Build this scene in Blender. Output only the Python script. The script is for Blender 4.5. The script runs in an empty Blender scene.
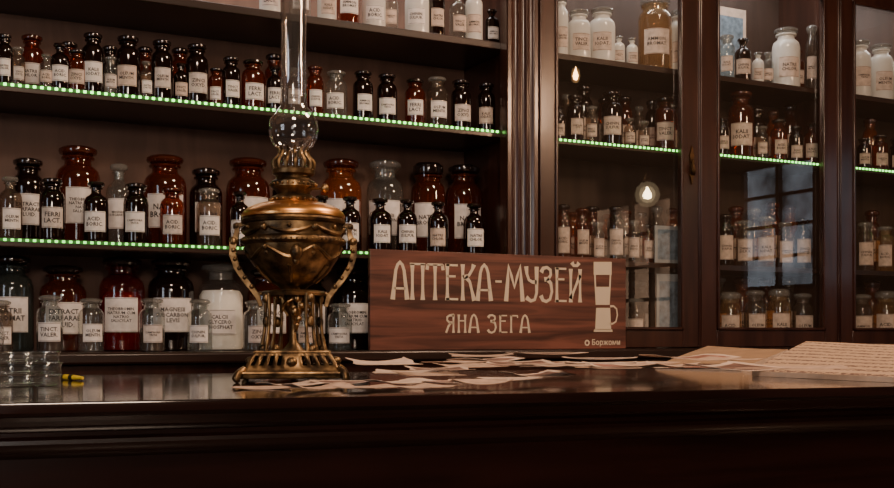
import bpy, bmesh, math, random
from math import sin, cos, pi, radians, atan, tan
from mathutils import Vector, Matrix
random.seed(7)

# ------------------------------------------------------------------ survey helpers
F = 1100.0; CX = 447.0; HY = 335.0
A = atan(2153.0 / F)
FW = (cos(A), sin(A)); RT = (sin(A), -cos(A))
CAMZ = 1.13
CT = 1.05            # counter top height
D = 3.01             # plane of the shelving front
def ray(px):
    u = (px - CX) / F
    return FW[0] + u * RT[0], FW[1] + u * RT[1]
def onp(px, yp):
    d = ray(px); t = yp / d[1]
    return d[0] * t, t
def zat(py, t): return CAMZ + (HY - py) / F * t
def atd(px, t):
    d = ray(px); return d[0] * t, d[1] * t
def onh(px, py, z):
    t = (CAMZ - z) * F / (py - HY)
    x, y = atd(px, t); return x, y, t
YAW = -(pi / 2 - A)

# ------------------------------------------------------------------ materials
def nt(name):
    m = bpy.data.materials.new(name); m.use_nodes = True
    n = m.node_tree.nodes; l = m.node_tree.links
    for x in list(n): n.remove(x)
    o = n.new('ShaderNodeOutputMaterial')
    return m, n, l, o
def plain(name, col, rough=.5, metal=0, coat=0, noise=.0, nscale=20, emis=None, es=0):
    m, n, l, o = nt(name)
    b = n.new('ShaderNodeBsdfPrincipled')
    b.inputs['Base Color'].default_value = (*col, 1); b.inputs['Roughness'].default_value = rough
    b.inputs['Metallic'].default_value = metal; b.inputs['Coat Weight'].default_value = coat
    if emis:
        b.inputs['Emission Color'].default_value = (*emis, 1); b.inputs['Emission Strength'].default_value = es
    if noise > 0:
        tc = n.new('ShaderNodeTexCoord'); no = n.new('ShaderNodeTexNoise'); no.inputs['Scale'].default_value = nscale
        no.inputs['Detail'].default_value = 5
        l.new(tc.outputs['Object'], no.inputs['Vector'])
        r = n.new('ShaderNodeValToRGB')
        r.color_ramp.elements[0].position = .3; r.color_ramp.elements[1].position = .7
        r.color_ramp.elements[0].color = (*[c * (1 - noise) for c in col], 1)
        r.color_ramp.elements[1].color = (*[min(1, c * (1 + noise)) for c in col], 1)
        l.new(no.outputs['Fac'], r.inputs['Fac']); l.new(r.outputs['Color'], b.inputs['Base Color'])
    l.new(b.outputs[0], o.inputs[0]); return m
def wood(name, c1, c2, rough=.3, st=(1.2, 14, 14), sc=2.2, coat=.3, bump=.0, dist=.9, spec=.5, crough=.12):
    m, n, l, o = nt(name)
    b = n.new('ShaderNodeBsdfPrincipled'); b.inputs['Roughness'].default_value = rough
    b.inputs['Coat Weight'].default_value = coat; b.inputs['Coat Roughness'].default_value = crough
    b.inputs['Specular IOR Level'].default_value = spec
    tc = n.new('ShaderNodeTexCoord'); mp = n.new('ShaderNodeMapping'); mp.inputs['Scale'].default_value = st
    no = n.new('ShaderNodeTexNoise'); no.inputs['Scale'].default_value = sc; no.inputs['Detail'].default_value = 7
    no.inputs['Distortion'].default_value = dist
    r = n.new('ShaderNodeValToRGB')
    r.color_ramp.elements[0].position = .34; r.color_ramp.elements[0].color = (*c1, 1)
    r.color_ramp.elements[1].position = .68; r.color_ramp.elements[1].color = (*c2, 1)
    l.new(tc.outputs['Object'], mp.inputs['Vector']); l.new(mp.outputs[0], no.inputs['Vector'])
    l.new(no.outputs['Fac'], r.inputs['Fac']); l.new(r.outputs['Color'], b.inputs['Base Color'])
    if bump:
        bp = n.new('ShaderNodeBump'); bp.inputs['Strength'].default_value = bump; bp.inputs['Distance'].default_value = .002
        l.new(no.outputs['Fac'], bp.inputs['Height']); l.new(bp.outputs[0], b.inputs['Normal'])
    l.new(b.outputs[0], o.inputs[0]); return m
def bronze(name, dark, mid, bright, rough):
    m, n, l, o = nt(name)
    b = n.new('ShaderNodeBsdfPrincipled'); b.inputs['Metallic'].default_value = .92; b.inputs['Roughness'].default_value = rough
    tc = n.new('ShaderNodeTexCoord'); no = n.new('ShaderNodeTexNoise'); no.inputs['Scale'].default_value = 42; no.inputs['Detail'].default_value = 7
    r = n.new('ShaderNodeValToRGB'); e = r.color_ramp.elements
    e[0].position = .36; e[0].color = (*dark, 1); e[1].position = .70; e[1].color = (*bright, 1)
    k = e.new(.50); k.color = (*mid, 1)
    l.new(tc.outputs['Object'], no.inputs['Vector']); l.new(no.outputs['Fac'], r.inputs['Fac']); l.new(r.outputs['Color'], b.inputs['Base Color'])
    r2 = n.new('ShaderNodeMapRange'); r2.inputs['To Min'].default_value = rough + .18; r2.inputs['To Max'].default_value = rough - .06
    l.new(no.outputs['Fac'], r2.inputs['Value']); l.new(r2.outputs[0], b.inputs['Roughness'])
    bp = n.new('ShaderNodeBump'); bp.inputs['Strength'].default_value = .35; bp.inputs['Distance'].default_value = .002
    l.new(no.outputs['Fac'], bp.inputs['Height']); l.new(bp.outputs[0], b.inputs['Normal'])
    l.new(b.outputs[0], o.inputs[0]); return m
def glass(name, tint, dens, dcol, refl=.55, base=.05, rough=.04, pw=3.5):
    m, n, l, o = nt(name)
    t = n.new('ShaderNodeBsdfTransparent'); t.inputs[0].default_value = (*tint, 1)
    d = n.new('ShaderNodeBsdfDiffuse'); d.inputs[0].default_value = (*dcol, 1)
    g = n.new('ShaderNodeBsdfGlossy'); g.inputs['Roughness'].default_value = rough
    g.inputs[0].default_value = (1, 1, 1, 1)
    lw = n.new('ShaderNodeLayerWeight'); lw.inputs[0].default_value = .5
    p = n.new('ShaderNodeMath'); p.operation = 'POWER'; p.inputs[1].default_value = pw
    ma = n.new('ShaderNodeMath'); ma.operation = 'MULTIPLY_ADD'; ma.inputs[1].default_value = refl; ma.inputs[2].default_value = base
    m1 = n.new('ShaderNodeMixShader'); m1.inputs[0].default_value = dens
    m2 = n.new('ShaderNodeMixShader')
    l.new(lw.outputs['Facing'], p.inputs[0]); l.new(p.outputs[0], ma.inputs[0]); l.new(ma.outputs[0], m2.inputs[0])
    l.new(t.outputs[0], m1.inputs[1]); l.new(d.outputs[0], m1.inputs[2])
    l.new(m1.outputs[0], m2.inputs[1]); l.new(g.outputs[0], m2.inputs[2]); l.new(m2.outputs[0], o.inputs[0])
    return m
def emit(name, col, s, noise=False, see=0.0):
    m, n, l, o = nt(name); e = n.new('ShaderNodeEmission'); e.inputs[0].default_value = (*col, 1); e.inputs[1].default_value = s
    if noise:
        tc = n.new('ShaderNodeTexCoord'); no = n.new('ShaderNodeTexNoise'); no.inputs['Scale'].default_value = 3.2; no.inputs['Detail'].default_value = 4
        r = n.new('ShaderNodeValToRGB'); r.color_ramp.elements[0].position = .32; r.color_ramp.elements[1].position = .74
        r.color_ramp.elements[0].color = (*[c*.06 for c in col], 1); r.color_ramp.elements[1].color = (*col, 1)
        l.new(tc.outputs['Object'], no.inputs['Vector']); l.new(no.outputs['Fac'], r.inputs['Fac']); l.new(r.outputs['Color'], e.inputs[0])
    if see:
        t = n.new('ShaderNodeBsdfTransparent'); mx = n.new('ShaderNodeMixShader'); mx.inputs[0].default_value = 1 - see
        l.new(t.outputs[0], mx.inputs[1]); l.new(e.outputs[0], mx.inputs[2]); l.new(mx.outputs[0], o.inputs[0])
    else: l.new(e.outputs[0], o.inputs[0])
    return m

M_cab = wood('dark_mahogany', (.022, .0068, .0045), (.052, .018, .011), .28, st=(10, 10, 1.0), coat=.45)
M_shelf = wood('shelf_mahogany', (.014, .006, .004), (.030, .012, .008), .35)
M_back = wood('back_panel_wood', (.100, .050, .034), (.148, .078, .053), .6, st=(6, 6, 1), coat=0)
M_backr = wood('cabinet_back_wood', (.046, .025, .018), (.072, .041, .030), .6, st=(6, 6, 1), coat=0)
M_counter = wood('lacquered_counter', (.010, .0045, .0035), (.024, .010, .008), .10, coat=.35, spec=.45, crough=.05)
M_cbody = wood('counter_body_wood', (.009, .0026, .002), (.020, .006, .0045), .20, coat=.5)
M_sign = wood('sign_wood', (.050, .017, .012), (.20, .070, .048), .45, st=(1.0, 8, 15), sc=2.4, coat=.1, dist=.9)
M_letter = plain('tan_paint', (.64, .53, .40), .6)
M_paper = plain('label_paper', (.80, .75, .73), .75, noise=.10, nscale=60)
M_paperb = plain('dull_label_paper', (.60, .53, .50), .75, noise=.2, nscale=60)
M_paper2 = plain('aged_label_paper', (.60, .48, .41), .75, noise=.2, nscale=60)
M_ink = plain('ink', (.02, .017, .02), .7)
M_gdark = glass('dark_amber_glass', (.20, .065, .025), .50, (.014, .006, .0045), .8, .065)
M_gamber = glass('amber_glass', (.72, .22, .06), .34, (.100, .020, .006), .8, .07)
M_gorange = glass('orange_amber_glass', (.95, .46, .16), .26, (.30, .085, .018), .8, .07)
M_glight = glass('pale_amber_glass', (.92, .72, .48), .12, (.40, .25, .12), .7, .06)
M_gclear = glass('clear_glass', (.88, .90, .88), .06, (.42, .44, .43), .9, .055)
M_gpow = glass('powder_bottle_glass', (.97, .97, .96), .03, (.5, .5, .48), .7, .04)
M_gsmoke = glass('smoky_glass', (.66, .57, .49), .16, (.16, .13, .11), .85, .055)
M_gteal = glass('grey_green_glass', (.42, .46, .44), .30, (.07, .085, .08), .8, .06)
M_white = glass('milk_glass', (.9, .9, .88), .80, (.80, .78, .74), .5, .05)
M_gred = glass('red_bottle_glass', (.9, .5, .45), .12, (.16, .01, .01), .8, .06)
M_stopd = plain('dark_stopper', (.014, .008, .007), .12, coat=1)
M_stopa = glass('amber_stopper', (.6, .18, .05), .6, (.085, .018, .007), .6, .08)
M_stopc = glass('clear_stopper', (.75, .75, .72), .3, (.40, .39, .37), .8, .08)
M_powder = plain('white_powder', (.95, .93, .87), .9, noise=.04, nscale=80)
M_redliq = plain('red_liquid', (.12, .005, .007), .15)
M_brownliq = plain('brown_liquid', (.04, .016, .008), .2)
M_pane = glass('window_pane_glass', (.93, .94, .93), 0.025, (.50, .38, .30), .7, .07, .0)  # slight diffuse share paints a haze into the door glass
M_chim = glass('lamp_glass', (.90, .90, .89), .02, (.5, .5, .5), 1.0, .11, .025, 2.2)
M_dish = glass('dish_glass', (.95, .97, .96), .015, (.5, .5, .5), .8, .022, .02, 3.0)
M_bronze = bronze('antique_bronze', (.045, .029, .017), (.165, .102, .048), (.38, .24, .11), .34)
M_brassd = plain('aged_brass', (.36, .22, .10), .34, metal=1, noise=.35, nscale=50)
M_handle = plain('dark_brass', (.13, .075, .035), .40, metal=1, noise=.35, nscale=60)
M_copper = plain('polished_copper', (1.0, .47, .16), .32, metal=1, noise=.10, nscale=30)
M_led = emit('led_glow', (.30, 1.0, .18), 6.0)
M_ledd = emit('led_glow_dim', (.30, 1.0, .18), 3.0)
M_ledb = plain('led_backing_glow', (.02, .08, .02), .5, emis=(.06, .6, .05), es=.18)  # faint emission paints the diodes' green glow into the backing
M_card = plain('postcard_tan', (.50, .34, .25), .7, noise=.3, nscale=45)
M_card2 = plain('postcard_brown', (.18, .09, .065), .5, noise=.6, nscale=35)
M_card4 = plain('postcard_red', (.30, .13, .095), .5, noise=.5, nscale=25)
M_card5 = plain('postcard_grey', (.28, .22, .19), .5, noise=.5, nscale=30)
M_card3 = plain('postcard_cream', (.62, .46, .36), .7, noise=.18, nscale=30)
M_blue = plain('bluish_card', (.16, .22, .28), .6, noise=.5, nscale=40)
M_grey = plain('grey_card_border', (.30, .33, .35), .6, noise=.1, nscale=40)
M_plaster = plain('wall_plaster', (.22, .13, .08), .8, noise=.35, nscale=3)
M_ceil = plain('ceiling_paint', (.14, .10, .07), .9, noise=.1, nscale=3)
M_floor = wood('floor_boards', (.05, .024, .016), (.11, .055, .034), .4)
M_yellow = plain('yellow_plastic', (.90, .62, .03), .35)
M_black = plain('black_plastic', (.01, .01, .012), .35)

# ------------------------------------------------------------------ mesh builder
COL = bpy.context.scene.collection
class MB:
    def __init__(s): s.v = []; s.f = []; s.m = []
    def add(s, vs, fs, mi=0):
        o = len(s.v); s.v += [tuple(v) for v in vs]
        for f in fs: s.f.append([o + i for i in f]); s.m.append(mi)
    def box(s, x0, x1, y0, y1, z0, z1, mi=0):
        s.add([(x0,y0,z0),(x1,y0,z0),(x1,y1,z0),(x0,y1,z0),(x0,y0,z1),(x1,y0,z1),(x1,y1,z1),(x0,y1,z1)],
              [(0,3,2,1),(4,5,6,7),(0,1,5,4),(1,2,6,5),(2,3,7,6),(3,0,4,7)], mi)
    def lathe(s, prof, seg=24, mi=0, c=(0,0,0)):
        vs = []; fs = []; idx = []
        for r, z in prof:
            if r < 1e-6: idx.append([len(vs)]); vs.append((c[0], c[1], c[2] + z))
            else:
                idx.append(list(range(len(vs), len(vs) + seg)))
                for k in range(seg):
                    a = 2 * pi * k / seg; vs.append((c[0] + r * cos(a), c[1] + r * sin(a), c[2] + z))
        for i in range(len(prof) - 1):
            a, b = idx[i], idx[i + 1]
            for k in range(seg):
                k2 = (k + 1) % seg
                if len(a) == 1 and len(b) == 1: continue
                if len(a) == 1: fs.append((a[0], b[k2], b[k]))
                elif len(b) == 1: fs.append((a[k], a[k2], b[0]))
                else: fs.append((a[k], a[k2], b[k2], b[k]))
        s.add(vs, fs, mi)
    def tube(s, pts, rad, seg=8, mi=0, sub=4, flat=1.0):
        P = [Vector(p) for p in pts]; R = list(rad) if hasattr(rad, '__len__') else [rad] * len(P)
        Q = []; RR = []
        for i in range(len(P) - 1):
            p0 = P[max(i-1,0)]; p1 = P[i]; p2 = P[i+1]; p3 = P[min(i+2,len(P)-1)]
            for k in range(sub):
                t = k / sub
                Q.append(.5*((2*p1)+(p2-p0)*t+(2*p0-5*p1+4*p2-p3)*t*t+(3*p1-p0-3*p2+p3)*t**3)); RR.append(R[i]*(1-t)+R[i+1]*t)
        Q.append(P[-1]); RR.append(R[-1])
        vs = []; fs = []
        up = Vector((0, 0, 1)); prev = None
        for i, q in enumerate(Q):
            d = (Q[min(i+1,len(Q)-1)] - Q[max(i-1,0)]).normalized()
            if prev is None:
                n = d.cross(up)
                if n.length < .1: n = d.cross(Vector((1,0,0)))
                n.normalize()
            else:
                n = (prev - d * prev.dot(d)).normalized()
            prev = n; b = d.cross(n)
            for k in range(seg):
                a = 2*pi*k/seg; vs.append(q + (n*cos(a)*flat + b*sin(a)) * RR[i])
        for i in range(len(Q)-1):
            for k in range(seg):
                k2 = (k+1) % seg; fs.append((i*seg+k, i*seg+k2, (i+1)*seg+k2, (i+1)*seg+k))
        fs.append(tuple(range(seg-1,-1,-1))); fs.append(tuple((len(Q)-1)*seg+k for k in range(seg)))
        s.add(vs, fs, mi)
    def extr(s, prof, x0, x1, mi=0):   # prof of (y,z), closed
        n = len(prof)
        vs = [(x0, y, z) for y, z in prof] + [(x1, y, z) for y, z in prof]
        fs = [(i, (i+1) % n, n + (i+1) % n, n + i) for i in range(n)]
        fs += [tuple(range(n-1,-1,-1)), tuple(range(n, 2*n))]
        s.add(vs, fs, mi)
    def ball(s, c, r, mi=0, seg=10, sz=1):
        s.lathe([(r*sin(pi*k/6), -r*cos(pi*k/6)*sz) for k in range(7)], seg, mi, c)
    def obj(s, name, mats, parent=None, loc=(0,0,0), rot=0, smooth=True, ang=35, recalc=True, bevel=0):
        me = bpy.data.meshes.new(name); me.from_pydata(s.v, [], s.f)
        for m in mats: me.materials.append(m)
        me.polygons.foreach_set('material_index', s.m)
        if recalc:
            b = bmesh.new(); b.from_mesh(me); bmesh.ops.recalc_face_normals(b, faces=b.faces); b.to_mesh(me); b.free()
        if smooth:
            me.polygons.foreach_set('use_smooth', [True] * len(me.polygons))
            me.set_sharp_from_angle(angle=radians(ang))
        me.update()
        o = bpy.data.objects.new(name, me); COL.objects.link(o)
        o.location = loc; o.rotation_euler = (0, 0, rot)
        if parent: o.parent = parent
        if bevel:
            bv = o.modifiers.new('edge', 'BEVEL'); bv.width = bevel; bv.segments = 2; bv.limit_method = 'ANGLE'
        return o
def tag(o, label, cat, group=None):
    o['label'] = label; o['category'] = cat
    if group: o['group'] = group
    return o
def top(name, label, cat, loc=(0,0,0), rot=0, group=None):
    e = bpy.data.objects.new(name, None); e.empty_display_size = .05; COL.objects.link(e)
    e.location = loc; e.rotation_euler = (0, 0, rot)
    return tag(e, label, cat, group)
def struct(o): o['kind'] = 'structure'; return o

# ------------------------------------------------------------------ text
TC = {}
def text2d(s, spacing=1.0):
    if s in TC: return TC[s]
    cu = bpy.data.curves.new('t', 'FONT'); cu.body = s; cu.align_x = 'CENTER'; cu.resolution_u = 1; cu.size = 1
    cu.space_line = .95; cu.offset = .018
    o = bpy.data.objects.new('t', cu); COL.objects.link(o)
    bpy.context.view_layer.update()
    dg = bpy.context.evaluated_depsgraph_get()
    me = bpy.data.meshes.new_from_object(o.evaluated_get(dg))
    vs = [(v.co.x, v.co.y) for v in me.vertices]; fs = [tuple(p.vertices) for p in me.polygons]
    bpy.data.objects.remove(o); bpy.data.meshes.remove(me); bpy.data.curves.remove(cu)
    if not vs: TC[s] = ([(0,0)], [], 1, 1); return TC[s]
    x0 = min(v[0] for v in vs); x1 = max(v[0] for v in vs); y0 = min(v[1] for v in vs); y1 = max(v[1] for v in vs)
    vs = [(x-(x0+x1)/2, y-(y0+y1)/2) for x, y in vs]
    TC[s] = (vs, fs, x1-x0, y1-y0); return TC[s]

# ------------------------------------------------------------------ bottles
TXT_S = ['KALII\nIODAT.', 'ACID.\nBORIC.', 'TINCT.\nVALER.', 'CAMPHORA\nTRITA', 'NATRII\nCHLOR.', 'ZINCI\nOXYD.', 'CHININ.\nSULFUR.', 'OLEUM\nMENTH.', 'AMMON.\nBROMAT.', 'FERRI\nLACT.']
TXT_L = ['NATRII\nBROMAT', 'THEOBROMIN.\nNATRIUM CUM\nNATRIO\nSALICYLAT', 'MAGNESII\nSUBCARBON.', 'EXTRACT.\nFARFARAE\nFLUID.', 'SIRUPUS\nSIMPLEX', 'INFUSUM\nADONIDIS\nVERNAL.']
PROF = {
 'wide': ([(0,.004),(.9,0),(.98,.012),(1,.04),(1,.64),(.98,.69),(.91,.74),(.76,.775),(.64,.795),(.60,.815),(.60,.850),(.72,.856),(.75,.870),(.73,.884),(.57,.887)],
          [(.52,.81),(.54,.888),(.62,.894),(.82,.912),(.87,.935),(.85,.960),(.68,.982),(.34,.994),(0,1.0)]),
 'narrow': ([(0,.004),(.9,0),(.98,.012),(1,.04),(1,.60),(.97,.66),(.84,.72),(.56,.76),(.42,.785),(.39,.81),(.39,.858),(.52,.864),(.53,.882),(.38,.887)],
          [(.34,.8),(.35,.888),(.44,.896),(.64,.914),(.70,.940),(.62,.974),(.3,.994),(0,1.0)]),
 'jar': ([(0,.004),(.9,0),(.98,.012),(1,.04),(1,.68),(.96,.73),(.84,.77),(.74,.79),(.72,.83),(.82,.84),(.82,.86),(.7,.865)],
          [(.66,.8),(.68,.865),(.86,.875),(.90,.91),(.88,.96),(.7,.99),(.3,1.0),(0,1.0)]),
}
GL = {'d': (M_gdark, M_stopd, 'dark brown glass'), 'a': (M_gamber, M_stopa, 'reddish amber glass'), 'A': (M_gamber, M_stopd, 'amber glass dark-stoppered'), 'r': (M_gred, M_stopd, 'dark red'),
      'o': (M_gorange, M_stopa, 'orange amber glass'), 'l': (M_glight, M_stopc, 'pale amber glass'), 'c': (M_gclear, M_stopc, 'clear glass'), 's': (M_gsmoke, M_stopc, 'smoky glass'),
      't': (M_gteal, M_stopd, 'grey-green glass'), 'w': (M_white, M_stopc, 'white milky glass'), 'p': (M_gpow, M_stopc, 'clear glass')}
Z0 = CAMZ + .923; Z1 = CAMZ + .645; Z2 = CAMZ + .249; Z3 = CAMZ - .045   # shelf top surfaces
T = .024
CEIL = {Z0: CAMZ + 1.2, Z1: Z0 - T - .004, Z2: Z1 - T - .004, Z3: Z2 - T - .004}
XS, _ = onp(508, D)
UX = [onp(539, D)[0] + .02, onp(839, D)[0] - .02, onp(839.6, D)[0] + .02, 99]
def bottle(px, ytop, w, g, typ, plane, sz, group, txt=None, fill=None, where='shelf', big=False, aged=False, lbig=False):
    X, t = onp(px, plane)
    r = w / 2 * t / F * .98; h = max(min(zat(ytop, t), CEIL[sz]) - sz, .03)
    if px < 508: X = min(X, XS - r - .004)
    elif px < 840: X = min(max(X, UX[0] + r + .002), UX[1] - r - .002)
    else: X = max(X, UX[2] + r + .002)
    gm, sm, desc = GL[g]
    kind = 'apothecary_jar' if typ == 'jar' else 'apothecary_bottle'
    lab = ('large ' if big else 'small ') + desc + (' jar' if typ == 'jar' else ' bottle') + ', paper label, on ' + where
    if fill == 'powder': lab = 'large clear bottle filled with white powder on ' + where
    if fill == 'red': lab = 'large bottle of dark red liquid, white label, on ' + where
    e = top(kind, lab, 'bottle', (X, plane, sz + .0005), 0, group)
    bp, sp = PROF[typ]
    seg = 32 if big else 24
    b = MB(); b.lathe([(rr * r, zz * h) for rr, zz in bp], seg); b.obj('bottle_body', [gm], e)
    b = MB(); b.lathe([(rr * r, zz * h) for rr, zz in sp], 20); b.obj('stopper', [sm], e)
    if fill:
        m = {'powder': M_powder, 'red': M_redliq, 'brown': M_brownliq}[fill]; ft = {'powder': .68, 'red': .62, 'brown': .45}[fill]
        b = MB(); b.lathe([(0,.012*h),(.9*r,.012*h),(.955*r,.04*h),(.955*r,(ft-.06)*h),(.80*r,ft*h),(0,(ft+.01)*h)], 24); b.obj('contents', [m], e)
    face = math.atan2(X, plane) * .75 + random.uniform(-.2, .2)
    dz = random.uniform(-.02, .03)
    z0, z1 = (.20, .56) if big else (.16 + dz, .49 + dz)
    if lbig: z0, z1 = .12, .58
    if fill == 'powder': z0, z1 = .18, .46
    if txt is None: txt = random.choice(TXT_L if big else TXT_S)
    half = .72 if fill == 'powder' else random.uniform(.76, .95)
    R = r * 1.012; n = 12
    b = MB(); vs = []
    for k in range(n + 1):
        a = -half + 2 * half * k / n
        for z in (z0, z1): vs.append((R * sin(a), -R * cos(a), z * h))
    b.add(vs, [(2*k, 2*k+2, 2*k+3, 2*k+1) for k in range(n)], 0)
    tv, tf, tw, th = text2d(txt)
    sc = min(2 * half * R * (.80 if big else .74) / tw, (z1 - z0) * h * (.80 if big else .55) / th)
    R2 = R + .0006; zc = (z0 + z1) / 2 * h
    b.add([(R2 * sin(x*sc/R2), -R2 * cos(x*sc/R2), zc + y*sc) for x, y in tv], tf, 1)
    for zz in (z0*h + .0018, z1*h - .0028):
        vs = []
        for k in range(n + 1):
            a = (-half + 2 * half * k / n) * .93
            vs += [(R2 * sin(a), -R2 * cos(a), zz), (R2 * sin(a), -R2 * cos(a), zz + .0009)]
        b.add(vs, [(2*k, 2*k+2, 2*k+3, 2*k+1) for k in range(n)], 1)
    pm = M_paper2 if aged else random.choice([M_paper, M_paper, M_paper, M_paperb, M_paper2])
    if big: pm = M_paper
    b.obj('paper_label', [pm, M_ink], e, rot=-face, recalc=False)
    return e

FR = D + .055; BK = D + .165
g1 = 'bottles on the upper shelf'; g2 = 'bottles on the middle shelf'; g3 = 'bottles on the bottom shelf'; g0 = 'jars on the top shelf'
for px, yt, w, g, ty in [(327,-22,20,'w','wide'),(347,-30,26,'a','wide'),(374,-16,24,'w','wide'),(391,-12,15,'c','narrow'),(417,-14,25,'w','jar'),(436,-16,18,'d','wide'),(458,-8,19,'c','narrow'),(474,-12,18,'w','jar'),(495,10,15,'d','narrow'),(300,-24,22,'c','wide'),(270,-30,22,'w','wide')]:
    bottle(px, yt, w, g, ty, FR, Z0, g0, where='the top shelf')
for px, yt, w, g, ty in [(5,34,15,'d','wide'),(18,47,14,'s','wide'),(46,54,14,'c','narrow'),(77,50,19,'A','wide'),(60,43,19,'d','narrow'),(93,33,22,'d','wide'),(111,57,15,'c','wide'),
    (128,36,25,'d','wide'),(146,61,14,'s','narrow'),(162,40,22,'d','wide'),(181,63,15,'d','narrow'),(197,44,23,'d','wide'),(216,68,15,'A','wide'),(231,57,19,'d','wide'),
    (253,60,24,'A','wide'),(275,66,18,'d','narrow'),(294,68,17,'s','wide'),(315,66,18,'a','wide'),(336,71,23,'c','wide'),(363,71,21,'d','wide'),(387,74,21,'d','wide'),(415,79,21,'A','wide'),
    (437,77,22,'s','wide'),(461,80,21,'d','wide'),(486,83,19,'d','wide'),(-14,38,18,'A','wide')]:
    bottle(px, yt, w, g, ty, FR, Z1, g1, where='the upper shelf')
for px, yt, w, g in [(32,35,24,'a'),(69,42,20,'A'),(110,46,18,'d'),(180,48,20,'A'),(145,47,18,'A'),(274,54,20,'A')]:
    bottle(px, yt, w, g, 'wide', BK, Z1, g1, where='the upper shelf')
for px, yt, w, g, ty in [(10,176,24,'s','narrow'),(52,178,25,'d','wide'),(96,181,25,'d','narrow'),(136,183,25,'d','wide'),(172,187,24,'a','wide'),(209,188,25,'s','wide'),(240,191,20,'d','narrow'),
    (350,196,22,'d','narrow'),(380,198,24,'d','narrow'),(407,199,21,'d','narrow'),(438,201,21,'d','narrow'),(474,203,22,'d','narrow'),(-18,180,24,'a','wide'),(322,195,20,'d','narrow')]:
    bottle(px, yt, w, g, ty, FR, Z2, g2, where='the middle shelf')
for px, yt, w, g, ty, f in [(28,158,34,'d','wide',None),(78,146,44,'a','wide',None),(119,163,26,'c','narrow',None),(165,155,43,'a','wide',None),(206,168,33,'d','wide',None),(248,158,44,'a','wide',None),
    (290,165,36,'d','wide',None),(341,159,42,'o','wide',None),(385,160,38,'c','wide','brown'),(428,163,35,'A','jar',None),(467,165,38,'A','wide',None)]:
    bottle(px, yt, w, g, ty, BK + .01, Z2, g2, big=True, fill=f, where='the middle shelf')
for px, yt, w, g, ty in [(50,295,26,'c','wide'),(91,298,26,'c','wide'),(152,298,26,'c','wide'),(200,299,25,'c','wide'),(256,300,26,'c','wide'),(307,303,22,'c','narrow'),(340,303,25,'c','wide'),(0,300,25,'s','wide')]:
    bottle(px, yt, w, g, ty, FR - .015, Z3, g3, where='the bottom shelf', fill='brown' if px in (152, 50) else None)
for px, yt, w, g, ty, f, tx in [(12,255,42,'t','wide',None,'NATRII\nBROMAT'),(63,265,46,'A','wide',None,'EXTRACT.\nFARFARAE\nFLUID.'),(122,257,45,'r','wide','red','THEOBROMIN.\nNATRIUM CUM\nNATRIO\nSALICYLAT'),(171,255,46,'d','wide',None,'MAGNESII\nSUBCARBON.\nLEVIS'),
    (221,263,46,'p','wide','powder','CALCII\nGLYCERO\nPHOSPHAT'),(268,268,42,'A','wide',None,None),(310,270,38,'d','wide',None,None),(354,268,42,'d','wide',None,None)]:
    bottle(px, yt, w, g, ty, BK - .01, Z3, g3, big=True, fill=f, txt=tx, where='the bottom shelf')

# right-hand cabinets
C1 = D + .09; C2 = D + .19
gc0 = 'jars in the cabinet top row'; gc1 = 'bottles in the cabinet second row'; gc2 = 'bottles in the cabinet third row'; gc3 = 'bottles in the cabinet bottom row'
for px, yt, w, g, ty in [(561,-4,15,'w','wide'),(579,10,24,'w','wide'),(602,8,27,'w','wide'),(619,36,12,'w','narrow'),(632,38,12,'w','narrow'),(655,-4,34,'l','jar'),(678,10,18,'w','wide'),
    (743,38,17,'d','narrow'),(727,35,16,'c','wide'),(758,52,12,'w','narrow'),(768,52,12,'c','narrow'),(786,28,28,'w','wide'),(799,50,11,'a','narrow'),(817,26,13,'s','wide'),
    (860,40,22,'w','wide'),(881,44,24,'w','wide'),(905,45,24,'w','wide')]:
    bottle(px, yt, w, g, ty, C1, Z0, gc0, where='the cabinet top shelf', aged=True)
for px, yt, w, g, ty in [(560,106,13,'d','narrow'),(575,95,18,'d','wide'),(592,106,13,'s','wide'),(612,91,22,'d','wide'),(630,118,12,'s','narrow'),(644,121,12,'s','wide'),(665,97,21,'A','wide'),
    (741,86,26,'a','wide'),(762,126,13,'s','wide'),(779,119,17,'A','wide'),(796,126,14,'d','wide'),(812,123,15,'A','narrow'),(722,118,15,'d','wide'),
    (864,138,14,'d','wide'),(880,135,16,'A','wide'),(897,138,15,'d','wide')]:
    bottle(px, yt, w, g, ty, C1, Z1, gc1, where='the cabinet second shelf', aged=True)
for px, yt, w, g in [(567,94,13,'s'),(584,85,18,'d'),(604,98,14,'A'),(625,96,16,'A'),(639,106,11,'s'),(652,100,14,'d'),(672,104,13,'A'),(757,108,18,'d'),(773,110,13,'o'),(790,104,16,'A'),(870,118,15,'o')]:
    bottle(px, yt, w, g, 'wide', C2, Z1, gc1, where='the cabinet second shelf', aged=True)
for px, yt, w, g, ty in [(563,204,17,'A','wide'),(582,208,16,'a','wide'),(598,222,14,'s','wide'),(616,206,18,'d','wide'),(634,220,13,'s','wide'),(648,224,12,'A','wide'),
    (725,214,18,'d','wide'),(745,220,18,'s','wide'),(766,216,19,'l','wide'),(785,222,16,'s','wide'),(803,218,17,'d','wide'),(865,222,17,'s','wide'),(885,226,18,'l','wide')]:
    bottle(px, yt, w, g, ty, C1, Z2, gc2, where='the cabinet third shelf', aged=True, lbig=True)
for px, yt, w, g in [(573,212,17,'o'),(592,206,18,'A'),(607,214,12,'o'),(625,210,16,'a'),(641,212,14,'A'),(657,206,14,'s'),(672,208,14,'o'),(736,206,18,'a'),(754,208,17,'s'),(772,202,18,'a'),(790,206,16,'o'),(872,210,17,'a')]:
    bottle(px, yt, w, g, 'wide', C2, Z2, gc2, where='the cabinet third shelf', aged=True)
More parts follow.
